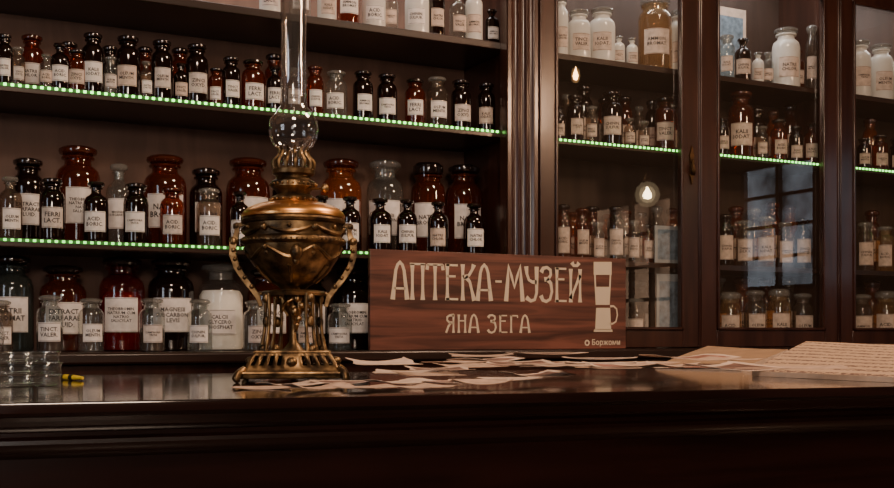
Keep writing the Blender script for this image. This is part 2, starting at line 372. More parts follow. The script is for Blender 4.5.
for px, yt, w, g, ty in [(636,298,19,'s','wide'),(730,292,24,'l','jar'),(755,290,22,'s','wide'),(779,289,24,'l','jar'),(803,293,21,'s','wide'),(862,294,21,'s','wide'),(886,291,25,'l','jar'),(570,300,18,'A','wide'),(590,303,16,'d','wide'),(612,298,20,'d','wide')]:
    bottle(px, yt, w, g, ty, C1, Z3, gc3, where='the cabinet bottom shelf', aged=True, lbig=True)
for px, yt, w, g in [(640,280,20,'s'),(664,288,20,'l'),(718,276,18,'s'),(742,274,20,'o'),(766,278,18,'a'),(789,276,17,'s'),(872,280,20,'o')]:
    bottle(px, yt, w, g, 'wide', C2, Z3, gc3, where='the cabinet bottom shelf', aged=True)

# ------------------------------------------------------------------ open shelving unit
XL = -0.55; YB = D + .31
TOPZ = CAMZ + 1.46
sh = top('shelving_unit', 'dark mahogany open wall shelving holding apothecary bottles', 'shelves', (0, 0, 0))
b = MB(); b.box(XL, XS, YB - .015, YB, Z3, TOPZ); b.obj('back_panel', [M_back], sh)
for z in (Z0, Z1, Z2, CAMZ + 1.23):
    b = MB(); b.box(XL + .02, XS, D, YB - .015, z - T, z); b.obj('shelf_board', [M_shelf], sh, bevel=.003)
b = MB(); b.box(XL, XL + .02, D, YB - .015, Z3, TOPZ); b.obj('side_panel', [M_cab], sh)
b = MB(); b.box(XL, XS - .03, D - .02, D - .0, TOPZ - .18, TOPZ); b.obj('cornice', [M_cab], sh, bevel=.004)
xp0, _ = onp(508, D - .05); xp1, _ = onp(538, D - .05)
b = MB()
W = xp1 - xp0; n = 48
pts = []
for k in range(n + 1):
    u = k / n; x = xp0 + W * u
    fl = 0
    if .12 < u < .88:
        ph = ((u - .12) / .76 * 3) % 1.0
        fl = .009 * max(0, sin(pi * min(max((ph - .08) / .84, 0), 1))) ** .7
    pts.append((x, D - .05 + fl))
vs = [(x, y, Z3 + .10) for x, y in pts] + [(x, y, TOPZ - .2) for x, y in pts]
fs = [(k, k + 1, n + 2 + k, n + 1 + k) for k in range(n)]
b.add(vs, fs)
b.box(xp0, xp1, D - .041, D - .0005, Z3, TOPZ)
b.box(XS + .001, max(XS + .004, xp1), D - .0004, YB, Z3, TOPZ)
b.box(xp0 - .004, xp1 + .002, D - .056, D - .03, Z3, Z3 + .10)
b.box(xp0 - .004, xp1 + .002, D - .056, D - .03, TOPZ - .2, TOPZ)
pil = b.obj('pilaster', [M_cab], sh, recalc=True)
pil['label'] = 'fluted dark mahogany pilaster'

# LED strips
def ledstrip(x0, x1, y, z, mat=None):
    e = top('led_strip', 'green glowing dotted light strip along a shelf edge', 'light strip', (x0, y, z), 0, 'light strips on shelf edges')
    b = MB(); b.box(0, x1 - x0, -.0015, 0, -.004, .004); b.obj('strip_backing', [M_ledb], e, smooth=False)
    b = MB(); x = .005
    while x < x1 - x0:
        b.box(x, x + .0075, -.0045, -.0016, -.0032, .0032); x += .0178
    o = b.obj('diode', [mat or M_led], e, smooth=False); o['kind'] = 'stuff'
ledstrip(XL + .03, XS - .02, D - .0005, Z1 - .006)
ledstrip(XL + .03, XS - .02, D - .0005, Z2 - .006, M_ledd)

# ------------------------------------------------------------------ glazed cabinets
def cabinet(pa, pb, doors, escut):
    xa, _ = onp(pa, D); xb, _ = onp(pb, D)
    c = top('display_cabinet', 'dark mahogany glazed display cabinet with apothecary bottles inside', 'cabinet', (0, 0, 0), 0, 'glazed wall cabinets')
    b = MB(); b.box(xa, xb, YB - .015, YB, Z3, TOPZ); b.obj('back_panel', [M_backr], c, smooth=False)
    for x in (xa, xb - .018):
        b = MB(); b.box(x, x + .018, D + .002, YB - .015, Z3, TOPZ); b.obj('side_panel', [M_cab], c, smooth=False)
    for z in (Z0, Z1, Z2):
        b = MB(); b.box(xa + .018, xb - .018, D + .03, YB - .015, z - .018, z); b.obj('shelf_board', [M_shelf], c, smooth=False)
    b = MB(); b.box(xa, xb, D + .002, YB - .015, TOPZ - .02, TOPZ); b.obj('top_panel', [M_cab], c, smooth=False)
    zt = CAMZ + 1.38; zb = Z3 + .003
    b = MB(); b.extr([(D - .02, zt + .002), (D + .002, zt + .002), (D + .002, TOPZ), (D - .09, TOPZ), (D - .09, TOPZ - .012), (D - .06, TOPZ - .03), (D - .03, TOPZ - .045)], xa, xb)
    b.obj('cornice', [M_cab], c, smooth=False)
    for (d0, g0_, g1_, d1) in doors:
        x0, _ = onp(d0, D - .03); x1, _ = onp(d1, D - .03); a0, _ = onp(g0_, D - .03); a1, _ = onp(g1_, D - .03)
        gzb = Z3 + .062; gzt = CAMZ + 1.25
        b = MB()
        x0 = max(x0 + .001, xp1 + .003); x1 -= .001
        b.box(x0, a0, D - .03, D, zb, zt); b.box(a1, x1, D - .03, D, zb, zt)
        b.box(a0, a1, D - .0295, D, zb, gzb); b.box(a0, a1, D - .0295, D, gzt, zt)
        w = .010
        b.box(a0, a0 + w, D - .036, D - .026, gzb, gzt); b.box(a1 - w, a1, D - .036, D - .026, gzb, gzt)
        b.box(a0, a1, D - .036, D - .026, gzb, gzb + w); b.box(a0, a1, D - .036, D - .026, gzt - w, gzt)
        b.box(x0, x0 + .007, D - .035, D - .028, zb, zt); b.box(x1 - .007, x1, D - .035, D - .028, zb, zt)
        dd = b.obj('door', [M_cab], c, bevel=.0025)
        b = MB(); b.add([(a0, D - .012, gzb), (a1, D - .012, gzb), (a1, D - .012, gzt), (a0, D - .012, gzt)], [(0, 1, 2, 3)])
        b.obj('glass_pane', [M_pane], dd, smooth=False, recalc=False)
        if d0 == escut:
            hx, ht = onp(693, D - .04); hz = zat(165, ht)
            b = MB()
            outl = [(-.5,0),(-.75,.012),(-.6,.022),(-.95,.034),(-.5,.048),(-.3,.060),(0,.068),(.3,.060),(.5,.048),(.95,.034),(.6,.022),(.75,.012),(.5,0)]
            oo = [(x*.012, z) for x, z in outl] + [(-x*.012, -z) for x, z in outl[1:-1]]
            nn = len(oo)
            vs = [(hx + x, D - .030 - .001, hz + z) for x, z in oo] + [(hx + x*.85, D - .036, hz + z*.95) for x, z in oo]
            b.add(vs, [(i, (i+1) % nn, nn + (i+1) % nn, nn + i) for i in range(nn)] + [tuple(range(nn, 2*nn))])
            b.ball((hx, D - .039, hz + .012), .007)
            b.tube([(hx, D - .038, hz + .02), (hx - .004, D - .047, hz), (hx, D - .047, hz - .022), (hx + .003, D - .042, hz - .034)], [.003, .0045, .006, .003])
            b.obj('door_handle', [M_handle], dd)['label'] = 'ornate dark brass drop handle'
    ledstrip(xa + .02, xb - .02, D + .0295, Z1 - .006)
    return xa, xb
cabinet(539, 839, [(539, 555, 683, 700), (700, 717, 825, 839)], 539)
cabinet(839.6, 1010, [(839.6, 853, 990, 1010)], 0)
XR, _ = onp(1010, D)
b = MB(); b.box(XL, XR, D - .12, YB, Z3 - .030, Z3 - .0004)
o = b.obj('cabinet_worktop', [M_shelf], None, bevel=.006); tag(o, 'continuous dark wooden ledge above the lower cupboards', 'worktop')
b = MB(); b.box(XL, XR, D - .09, YB, 0.08, Z3 - .0305); b.box(XL + .02, XR - .02, D - .06, YB, 0, .08)
x = XL + .05
while x < XR - .5:
    b.box(x, x + .46, D - .10, D - .088, .14, Z3 - .08); b.box(x + .06, x + .40, D - .106, D - .098, .2, Z3 - .14); x += .5
o = b.obj('base_cupboard', [M_cab], None, bevel=.003); tag(o, 'long low dark mahogany base cupboard with raised panels', 'cupboard')

# cards inside the cabinet
def card(pa, pb, ya, yb, plane, mat, lab, sh_z, frame=False):
    x0, t0 = onp(pa, plane); x1, t1 = onp(pb, plane); t = (t0 + t1) / 2
    z0 = zat(yb, t); z1 = zat(ya, t)
    if sh_z is not None: z0 = sh_z + .0005
    e = top('framed_picture' if frame else 'paper_card', lab, 'picture' if frame else 'card', ((x0+x1)/2, plane, z0))
    w = (x1 - x0) / 2; h = z1 - z0
    b = MB()
    b.box(-w, w, 0, .004, 0, h); b.obj('board' if frame else 'card_board', [M_card3 if frame else M_grey], e, smooth=False)
    b = MB(); k = .80
    b.add([(-w*k, -.0006, h*.10), (w*k, -.0006, h*.10), (w*k, -.0006, h*.90), (-w*k, -.0006, h*.90)], [(0,1,2,3)]); b.obj('print', [M_blue], e, smooth=False, recalc=False)
card(716, 746, 8, 68, C2 + .06, M_blue, 'small pale framed photograph standing behind jars', Z0, True)
card(655, 681, 226, 262, D + .05, M_blue, 'bluish printed card standing on the cabinet shelf', Z2)
card(657, 680, 274, 330, D + .05, M_blue, 'bluish printed leaflet standing on cabinet floor', Z3)

# ------------------------------------------------------------------ sign
SY = D - .075
sx0, st0 = onp(370, SY); sx1, st1 = onp(626, SY)
sgw = sx1 - sx0; sgh = zat(249, st0) - Z3
sg = top('wooden_sign', 'reddish-brown wooden sign with cream Cyrillic lettering on the ledge', 'sign', (sx0, SY, Z3 + .0005))
b = MB(); b.box(0, sgw, 0, .016, 0, sgh); b.obj('sign_board', [M_sign], sg, bevel=.0015)
G = {
 'А': (.31, [[(-.01,0),(.02,.35),(.06,.78),(.10,.93),(.155,1),(.21,.93),(.25,.78),(.29,.35),(.32,0)],[(.03,.30),(.28,.30)]]),
 'П': (.30, [[(.03,0),(.03,.97)],[(.27,0),(.27,.97)],[(-.03,.965),(.33,.965)]]),
 'Т': (.32, [[(.16,0),(.16,.97)],[(-.02,.965),(.34,.965)],[(-.01,.97),(-.03,.82)],[(.33,.97),(.35,.82)]]),
 'Е': (.27, [[(.03,0),(.03,1)],[(.0,.965),(.28,.965)],[(.03,.66),(.23,.66)],[(.0,.035),(.29,.035)]]),
 'К': (.30, [[(.03,0),(.03,1)],[(.30,1),(.26,.86),(.18,.70),(.04,.63)],[(.10,.66),(.20,.52),(.25,.28),(.31,0)]]),
 '-': (.20, [[(.02,.55),(.18,.55)]]),
 'М': (.40, [[(-.01,0),(.03,.6),(.05,1),(.13,.70),(.20,.40),(.27,.70),(.35,1),(.37,.6),(.41,0)]]),
 'У': (.29, [[(.0,1),(.02,.78),(.07,.62),(.16,.56),(.27,.56)],[(.27,1),(.27,.25),(.22,.06),(.12,.02),(.0,.12)]]),
 'З': (.28, [[(.0,.84),(.05,.96),(.15,.99),(.24,.92),(.25,.78),(.19,.67),(.08,.64)],[(.15,.65),(.25,.54),(.28,.30),(.23,.08),(.13,.01),(.04,.05),(-.01,.18)]]),
 'Й': (.31, [[(.03,0),(.03,.97)],[(.28,0),(.28,.97)],[(.03,.10),(.28,.80)],[(.06,1.16),(.11,1.07),(.20,1.07),(.25,1.16)]]),
 'Я': (.29, [[(.26,0),(.26,1)],[(.28,.965),(.12,.95),(.04,.86),(.04,.68),(.11,.57),(.26,.54)],[(.17,.55),(.08,.35),(.0,0)]]),
 'Н': (.29, [[(.03,0),(.03,1)],[(.26,0),(.26,1)],[(.03,.66),(.26,.66)]]),
 'Г': (.26, [[(.03,0),(.03,1)],[(.0,.965),(.26,.965),(.27,.84)]]),
 ' ': (.20, []),
}
def strokes(b, lines, ox, oz, sx, sz, wd, y):
    for ln in lines:
        L0 = ln
        if len(ln) == 2 and abs(ln[1][1] - ln[0][1]) > .5:      # tall stems swell at their ends
            L0 = [(ln[0][0]*(1-k/8)+ln[1][0]*k/8, ln[0][1]*(1-k/8)+ln[1][1]*k/8) for k in range(9)]
        P = [(ox + x*sx, oz + z*sz) for x, z in L0]
        Lf = []; Rt = []
        for i, (x, z) in enumerate(P):
            ns = []
            for (p, q) in ((i-1, i), (i, i+1)):
                if p < 0 or q >= len(P): continue
                dx, dz = P[q][0]-P[p][0], P[q][1]-P[p][1]; L = math.hypot(dx, dz) or 1
                ns.append((-dz/L, dx/L))
            nx = sum(a[0] for a in ns); nz = sum(a[1] for a in ns); L = math.hypot(nx, nz) or 1; nx /= L; nz /= L
            cs = max(.6, nx*ns[0][0] + nz*ns[0][1])
            u = i / (len(P) - 1)
            vary = .84 + .6 * abs(2*u - 1) ** 3 if len(P) > 3 else (.62 if abs(P[1][1]-P[0][1]) < .002 else 1)
            wv = wd / 2 / cs * vary
            Lf.append((x + nx*wv, y, z + nz*wv)); Rt.append((x - nx*wv, y, z - nz*wv))
        k = len(P)
        b.add(Lf + Rt, [(k+i, k+i+1, i+1, i) for i in range(k-1)])
def write(s, fx0, fx1, fz0, fz1, gap, wd, name, lab=None):
    tot = sum(G[c][0] for c in s) + gap * (len(s) - 1)
    sx = (fx1 - fx0) / tot; x = fx0; b = MB()
    for c in s:
        strokes(b, G[c][1], x, fz0, sx, fz1 - fz0, wd, -.0009); x += (G[c][0] + gap) * sx
    b.obj(name, [M_letter], sg, smooth=False, recalc=False)
def sp(px, py):
    X, t = onp(px, SY); return X - sx0, zat(py, t) - Z3
ax, az = sp(393, 300); bx, bz = sp(581, 263)
write('АПТЕКА-МУЗЕЙ', ax, bx, sp(480, 301)[1], sp(480, 265)[1], .10, .0106, 'sign_heading')
write('ЯНА', sp(446, 0)[0], sp(478, 0)[0], sp(487, 333)[1], sp(487, 315)[1], .13, .0066, 'sign_word')
write('ЗЕГА', sp(488, 0)[0], sp(529, 0)[0], sp(487, 333)[1], sp(487, 315)[1], .13, .0066, 'sign_word')
# emblem : filled glass with dark band and low handle
b = MB(); y = -.0009
def quad(pts): b.add([(sp(p, q)[0], y, sp(p, q)[1]) for p, q in pts], [tuple(range(len(pts)))])
quad([(593.5,275),(611.5,275),(611.5,262),(593.5,262)])
quad([(594.5,287),(596,287),(595.5,275),(594,275)]); quad([(609,287),(610.5,287),(611,275),(609.5,275)])
quad([(595.5,305),(609.5,305),(610.5,287),(594.5,287)])
quad([(595,330),(611,330),(610,308),(596,308)])
quad([(593.5,332),(612.5,332),(612,329.5),(594,329.5)])
strokes(b, [[(0,0),(.35,.02),(.75,.2),(.95,.8),(.85,1.35),(.45,1.6),(0,1.58)]], sp(610,324)[0], sp(610,324)[1], .030, .036, .0055, y)
b.obj('emblem', [M_letter], sg, smooth=False, recalc=False)
b = MB(); tv, tf, tw, th = text2d('Боржоми')
cx_, cz_ = sp(606, 343); w_ = sp(620, 0)[0] - sp(592, 0)[0]
sc = w_ / tw
b.add([(cx_ + x*sc, y, cz_ + yy*sc) for x, yy in tv], tf)
ex, ez = sp(587, 343)
for k in range(16):
    a = 2*pi*k/16; a2 = 2*pi*(k+1)/16
    b.add([(ex+.010*cos(a), y, ez+.010*sin(a)), (ex+.005*cos(a), y, ez+.005*sin(a)), (ex+.005*cos(a2), y, ez+.005*sin(a2)), (ex+.010*cos(a2), y, ez+.010*sin(a2))], [(0,1,2,3)])
b.obj('sign_footer', [M_letter], sg, smooth=False, recalc=False)

# ------------------------------------------------------------------ counter
H = CAMZ - CT
pl = Vector((*atd(0, H*F/68), 0)); pr = Vector((*atd(894, H*F/51.5), 0))
cdir = (pr - pl).normalized(); cang = math.atan2(cdir.y, cdir.x)
ct = top('shop_counter', 'long dark lacquered mahogany counter with moulded edge', 'counter', (pl.x, pl.y, 0), cang)
b = MB(); dpt = .93
b.extr([(dpt, CT), (.0010, CT), (-.0004, CT-.0008), (-.001, CT-.003), (-.001, CT-.013), (.003, CT-.017), (.010, CT-.019), (.012, CT-.024), (dpt, CT-.024)], -1.6, 2.6)
b.obj('worktop', [M_counter], ct, ang=25)
b = MB()
b.extr([(.9, CT-.0242), (.016, CT-.0242), (.018, CT-.030), (.024, CT-.036), (.030, CT-.039), (.030, CT-.044),
        (.026, CT-.048), (.0255, CT-.053), (.029, CT-.060), (.036, CT-.067), (.044, CT-.072), (.044, CT-.20), (.9, CT-.20)], -1.55, 2.55)
b.obj('moulding', [M_cbody], ct, ang=25)
b = MB(); b.box(-1.5, 2.5, .065, .86, .06, CT-.2002); b.box(-1.45, 2.45, .09, .84, 0, .06)
x = -1.4
while x < 2.3:
    b.box(x, x+.5, .050, .066, .16, CT-.26); b.box(x+.06, x+.44, .040, .052, .24, CT-.32); x += .58
b.obj('counter_body', [M_cbody], ct, bevel=.004)

# ------------------------------------------------------------------ kerosene lamp
LT = 1.93; LY = HY + H*F/LT; S = LT / F
lx, ly = atd(293.5, LT)
lp = top('kerosene_lamp', 'antique bronze kerosene table lamp with clear glass chimney', 'oil lamp', (lx, ly, CT + .0005), YAW)
def Lz(y): return (LY - y) * S
def prof(l): return [(r*S, Lz(y)) for r, y in l]
def P3(r, y, a, off=0): return (r*S*cos(a), r*S*sin(a), Lz(y))
b = MB(); b.lathe(prof([(13.5,169),(14,163),(12.5,156),(14,151),(19.5,146),(23.5,139),(25,131),(23.5,121),(18.5,113),(14,107),(12.8,99),(12.5,80),(12.5,40),(13,0),(13.6,-42),(14,-44),(13.4,-44.5),(12.4,-42),(11.6,0),(11.4,80)]), 48)
b.obj('glass_chimney', [M_chim], lp, ang=80)
b = MB()
b.lathe(prof([(0,206),(20,205),(23,203),(23.5,199),(19,196.5),(16,195),(18,191),(22.5,188),(22.5,183),(18,180),(17,177),(21,175),(21.5,171),(19,168.5),(14.8,168),(14.8,172),(0,172)]), 32)
for k in range(14):
    a = 2*pi*k/14
    b.tube([P3(20,170,a), P3(20.5,163,a), P3(16,157,a), P3(14.6,152,a), P3(17.5,148,a)], [1.6*S,1.9*S,1.5*S,1.2*S,.6*S], 6, flat=1.3)
for k in range(26):
    a = 2*pi*k/26; p = P3(22.9,185.5,a); b.ball(p, 1.5*S, seg=6)
for k in range(20):
    a = 2*pi*k/20; p = P3(23.4,201,a); b.ball(p, 1.5*S, seg=6)
b.obj('burner', [M_bronze], lp, ang=50)
b = MB(); a = -.5
b.tube([P3(20,190,a), P3(30,191,a), P3(36,191,a)], 1.2*S, 6)
c = P3(38,191,a); b.ball(c, 4.2*S, seg=10)
b.obj('wick_knob', [M_brassd], lp)
b = MB(); b.lathe(prof([(18,203),(25,203.2),(33,204.6),(40,206.8),(45.5,209.5),(49.5,213),(51.5,216.5),(51,219),(48,220),(40,219)]), 56); b.obj('drip_plate', [M_copper], lp, ang=60)['label'] = 'shiny orange copper domed collar'
b = MB()
b.lathe(prof([(40,219),(46,219.5),(51,220),(52,222),(51,224.5),(48,225.5),(48,238),(50.5,239),(52,241),(52,243.5),(50,245.5),(48,246.5),(47.2,251),(43.5,260),(37.5,269),(30,276.5),(22,283),(15,287),(12,290),(0,290)]), 64, )
for k in range(64):
    a = 2*pi*k/64; b.ball(P3(51.6,242.3,a), 1.35*S, seg=6)
for k in range(6):      # crisp relief garlands, rosettes and leaf drops
    a0 = 2*pi*k/6 + .05; w = 2*pi/6
    b.tube([P3(48.4,228.5,a0), P3(49.2,233,a0+w*.2), P3(49.6,236,a0+w*.5), P3(49.2,233,a0+w*.8), P3(48.4,228.5,a0+w)], [1.0*S,1.9*S,2.6*S,1.9*S,1.0*S], 6, sub=3)
    b.ball(P3(48.6,231,a0), 3.8*S, seg=8)
    b.ball(P3(48.6,229.5,a0+w*.5), 2.4*S, seg=8)
    b.tube([P3(47.8,248,a0), P3(46.6,254,a0+w*.2), P3(43.8,260,a0+w*.5), P3(46.6,254,a0+w*.8), P3(47.8,248,a0+w)], [.9*S,1.8*S,2.6*S,1.8*S,.9*S], 6, sub=3)
    for j in range(4): b.ball(P3(47.2 - 2.4*j - j*j*.6, 250 + 5.2*j, a0), (3.2 - .6*j)*S, seg=8)
    b.tube([P3(40,267,a0+w*.5), P3(33,275,a0+w*.5), P3(24,283,a0+w*.5)], [2.4*S,2.0*S,1.2*S], 6, sub=3)
b.ball(P3(45,255,-pi/2+.2), 6.5*S, seg=12, sz=1.3)
b.ball(P3(42,263,-pi/2+.2), 3.8*S, seg=10, sz=1.3)
b.obj('oil_font', [M_bronze], lp, ang=40)
for s_ in (0, pi):     # broad flat brackets sweeping down to the supports
    b = MB(); a = s_ + .10
    pth = [(46,224),(55,226.5),(56,235),(59.5,244),(60,255),(56.5,267),(49,279),(41,289),(35,297),(32,307)]
    thk = [4.5,5.5,5.0,7.5,7.0,6.4,5.8,5.6,5.4,4.0]
    wid = 6.0
    vs = []; n_ = len(pth)
    ta = (-sin(a), cos(a))
    for i, (r0, y0) in enumerate(pth):
        p = pth[max(i-1,0)]; q = pth[min(i+1,n_-1)]
        dx, dy = q[0]-p[0], q[1]-p[1]; L = math.hypot(dx, dy); nx, ny = -dy/L, dx/L
        for sg_, wg in ((1,1),(1,-1),(-1,-1),(-1,1)):
            rr = r0 + nx*thk[i]*.5*sg_; yy = y0 + ny*thk[i]*.5*sg_
            x3, y3, z3 = P3(rr, yy, a); vs.append((x3 + ta[0]*wid*.5*wg*S, y3 + ta[1]*wid*.5*wg*S, z3))
    fs = []
    for i in range(n_-1):
        for k in range(4): fs.append((4*i+k, 4*i+(k+1)%4, 4*i+4+(k+1)%4, 4*i+4+k))
    fs += [(0,1,2,3), (4*n_-4,4*n_-3,4*n_-2,4*n_-1)]
    b.add(vs, fs)
    b.ball(P3(59,242,a), 5.0*S, seg=12)
    b.ball(P3(56,227,a), 4.0*S, seg=10)
    b.tube([P3(36,295,a), P3(31,294,a), P3(24,293,a)], [2.4*S,2.4*S,2.2*S], 8, flat=1.3)
    for (r0, y0, rr) in ((59,251,2.6),(57.5,260,2.4),(53.5,269,2.3),(48,278,2.3),(41,287,2.6)):
        x3, y3, z3 = P3(r0, y0, a)
        for sg_ in (-1, 1): b.ball((x3 + ta[0]*3.0*S*sg_, y3 + ta[1]*3.0*S*sg_, z3), rr*S, seg=8)
    b.obj('side_bracket', [M_bronze], lp, ang=35, bevel=.0008)
b = MB()
b.lathe(prof([(0,288),(13,288),(12,291),(8,294),(5.5,298),(6,302),(8.5,306),(8.5,310),(5,315),(3.0,322),(2.5,330),(3.5,340),(8,347),(12,351),(0,351)]), 28)
for k in range(6):
    a = 2*pi*k/6 + .3
    b.tube([P3(5,316,a), P3(8,310,a), P3(9,302,a), P3(12,296,a), P3(14,299,a)], [1.2*S,2.6*S,3*S,2*S,.8*S], 6, flat=.5)
b.obj('stem', [M_bronze], lp, ang=60)
b = MB()
for (r0, yy, aa, rr) in [(18,299,-1.2,4.6),(20,306,-1.0,4.0),(18,312,-1.35,4.4),(20,294,-.85,3.4),(16,319,-1.1,3.2),(15,304,-1.8,3.2),(17,309,-.75,3),(14,325,-1.2,2.4)]:
    b.ball(P3(r0, yy, aa), rr*S, seg=8)
b.tube([P3(14,289,-1.1), P3(19,297,-1.1), P3(18,310,-1.1), P3(14,322,-1.1), P3(9,330,-1.1), P3(3,332,-1.1)], [2.0*S,2.2*S,2.2*S,1.8*S,1.4*S,1*S], 6)
b.tube([P3(18,300,-1.5), P3(20,305,-1.9), P3(18,312,-2.1), P3(15,308,-2.2)], [1.8*S,2*S,1.6*S,.8*S], 6)
b.tube([P3(18,303,-.8), P3(21,309,-.5), P3(19,316,-.4), P3(16,311,-.3)], [1.8*S,2*S,1.6*S,.8*S], 6)
b.obj('hanging_ornament', [M_brassd], lp, ang=60)['label'] = 'cast floral brass ornament under the font'
b = MB()                # upper ring plate carrying the straight ribs
b.lathe(prof([(9,290.5),(22,290.5),(30,291.5),(32,293.5),(31,296),(28,296.5),(24,294),(9,294)]), 40)
b.obj('ring_plate', [M_bronze], lp, ang=50)
for k in range(4):      # broad straight openwork legs, each a pair of ribs with a cast boss
    a = pi/4 + k*pi/2 - .1; b = MB()
    for da in (-.13, .13):
        b.tube([P3(30,294,a+da*.7), P3(30,312,a+da), P3(31,332,a+da), P3(35,352,a+da*1.1)], [2.6*S,1.7*S,1.7*S,2.6*S], 8, flat=1.3, sub=2)
    b.ball(P3(31,299,a), 4.2*S, seg=10, sz=1.2); b.ball(P3(31,322,a), 3.8*S, seg=10, sz=1.5); b.ball(P3(35,349,a), 4.6*S, seg=10)
    b.obj('leg', [M_bronze], lp, ang=60)
# low pierced square base: shell with real slots
BW = .91
b = MB()
LAY = [(35,350.5),(39,351.5),(42,355),(44.5,359),(48,364.5),(50,368),(53.5,371),(54.5,377)]
NC = 21
for rot in range(4):
    ca, sa = cos(rot*pi/2), sin(rot*pi/2)
    def R(p): return ((p[0]*ca - p[1]*sa)*BW, (p[0]*sa + p[1]*ca)*BW, p[2])
    vs = []; fs = []
    for h, yy in LAY:
        for i in range(NC+1):
            u = -1 + 2*i/NC; vs.append(R((u*h*S, -h*S, Lz(yy))))
    for j in range(len(LAY)-1):
        for i in range(NC):
            if (i % 2 == 1) and j in (2, 3) and not (8 <= i <= 12): continue
            a = j*(NC+1)+i; fs.append((a, a+1, a+NC+2, a+NC+1))
    b.add(vs, fs)
q = 35*S*BW
b.add([(-q,-q,Lz(350.5)),(q,-q,Lz(350.5)),(q,q,Lz(350.5)),(-q,q,Lz(350.5))], [(0,1,2,3)])
me_o = b.obj('pierced_base', [M_bronze], lp, rot=.10, ang=25)
bm_ = bmesh.new(); bm_.from_mesh(me_o.data); bmesh.ops.remove_doubles(bm_, verts=bm_.verts, dist=1e-5); bmesh.ops.recalc_face_normals(bm_, faces=bm_.faces); bm_.to_mesh(me_o.data); bm_.free()
sm = me_o.modifiers.new('thick', 'SOLIDIFY'); sm.thickness = .003; sm.offset = -1
b = MB()
for rot in range(4):
    ca, sa = cos(rot*pi/2), sin(rot*pi/2)
    def R(p): return ((p[0]*ca - p[1]*sa)*BW, (p[0]*sa + p[1]*ca)*BW, p[2])
    b.tube([R((-54*S,-54.5*S,Lz(372))), R((0,-54.5*S,Lz(372))), R((54*S,-54.5*S,Lz(372)))], 1.6*S, 6, sub=1)
    b.tube([R((-39*S,-39.5*S,Lz(352))), R((0,-39.5*S,Lz(352))), R((39*S,-39.5*S,Lz(352)))], 1.6*S, 6, sub=1)
    b.ball(R((0,-46.5*S,Lz(361))), 5.5*S, seg=12, sz=.8)
    b.tube([R((49*S,-49*S,Lz(367))), R((54*S,-54*S,Lz(371))), R((57*S,-57*S,Lz(377))), R((54*S,-54*S,Lz(379)))], [2.4*S,3.6*S,4.0*S,1.6*S], 8)
b.obj('base_border', [M_bronze], lp, rot=.10, ang=50)['label'] = 'cast bronze rims, rosettes and small corner feet'

# ------------------------------------------------------------------ papers on the counter
def sheet(name, px, py, w, d, rot, mat, label, cat, z, curl, grp=None, mat2=None, ph=0.):
    x, y, t = onh(px, py, CT)
    nx, ny = 12, 8; b = MB(); vs = []
    th = .0007
    for layer in (0, 1):
        for j in range(ny + 1):
            for i in range(nx + 1):
                u = i/nx - .5; v = j/ny - .5
                c = curl * ((2*abs(u))**2.2 * (.5 + .5*sin(ph + 3*v)) + (max(0, v+.1)*1.4)**2 * (.5 + .5*cos(ph*2)))
                e = (.0025 * sin(11*v + ph) + .0018*sin(37*v + 3*ph)) * (1 if abs(u) > .49 else 0)
                e2 = (.0025 * sin(13*u + ph*2) + .0022*sin(41*u + ph)) * (1 if abs(v) > .49 else 0)
                vs.append((u*w + e, v*d + e2, c + layer*th))
    N = (nx+1)*(ny+1)
    for j in range(ny):
        for i in range(nx):
            a = j*(nx+1)+i; q = (a, a+1, a+nx+2, a+nx+1)
            b.f.append([N+k for k in q]); b.m.append(1 if (mat2 and 0 < i < nx-1 and 0 < j < ny-1) else 0)
            b.f.append(list(reversed(q))); b.m.append(0)
    per = [i for i in range(nx+1)] + [(j*(nx+1)+nx) for j in range(1, ny+1)] + [ny*(nx+1)+i for i in range(nx-1,-1,-1)] + [j*(nx+1) for j in range(ny-1,0,-1)]
    for k in range(len(per)):
        p, q = per[k], per[(k+1) % len(per)]; b.f.append([p, q, N+q, N+p]); b.m.append(0)
    b.v = vs
    o = b.obj(name, [mat, mat2 or mat], None, (x, y, CT + z), rot, ang=60)
    return tag(o, label, cat, grp)
cards = [(262,389,.085,.055),(290,386,.09,.06),(318,390,.09,.055),(345,385,.10,.065),(372,390,.10,.06),(400,386,.10,.065),(428,391,.10,.06),(455,386,.10,.07),(480,389,.09,.06),(508,385,.10,.07),(538,382,.12,.07),(430,381,.11,.08),
         (405,379,.11,.08),(440,376,.12,.08),(470,373,.14,.10),(500,371,.15,.11),(530,369,.16,.12),(555,373,.16,.12),(585,371,.17,.13),(612,377,.15,.11),(640,373,.17,.13),(668,379,.16,.12),(600,367,.18,.13),(560,379,.14,.10),(700,381,.18,.12),(740,383,.19,.12),(790,382,.19,.12),(485,366,.17,.12),
         (520,377,.13,.09),(578,382,.12,.085),(625,383,.12,.085),(658,384,.13,.09),(455,379,.11,.08),(385,382,.11,.08),(545,366,.18,.13),(690,374,.17,.12),(720,377,.17,.12),(485,380,.12,.08),(548,387,.10,.06),(600,386,.11,.06)]
KIND = [(M_card, None, 'tan aged paper card lying on the counter'), (M_card3, M_card2, 'cream-bordered brown photograph lying on the counter'), (M_card3, M_card4, 'cream-bordered reddish print lying on the counter'),
        (M_card3, None, 'cream aged paper slip lying on the counter'), (M_card3, M_card5, 'pale-bordered grey photograph lying on the counter')]
KS = [0,3,0,1,0,3,0,2,0,3,1,0,3,1,0,2,1,0,2,1,0,2,4,0,2,1,0,0,1,0,2,0,0,3,1,2,0,1,0,3]
for i, (px, py, w, d) in enumerate(cards):
    m, m2, lb = KIND[KS[i]]
    sheet('postcard', px, py, w, d, random.uniform(-.7, .7), m, lb, 'paper', .0005 + i*.0009, random.uniform(.003, .008), 'old cards and photographs on the counter', m2, random.uniform(0, 6))
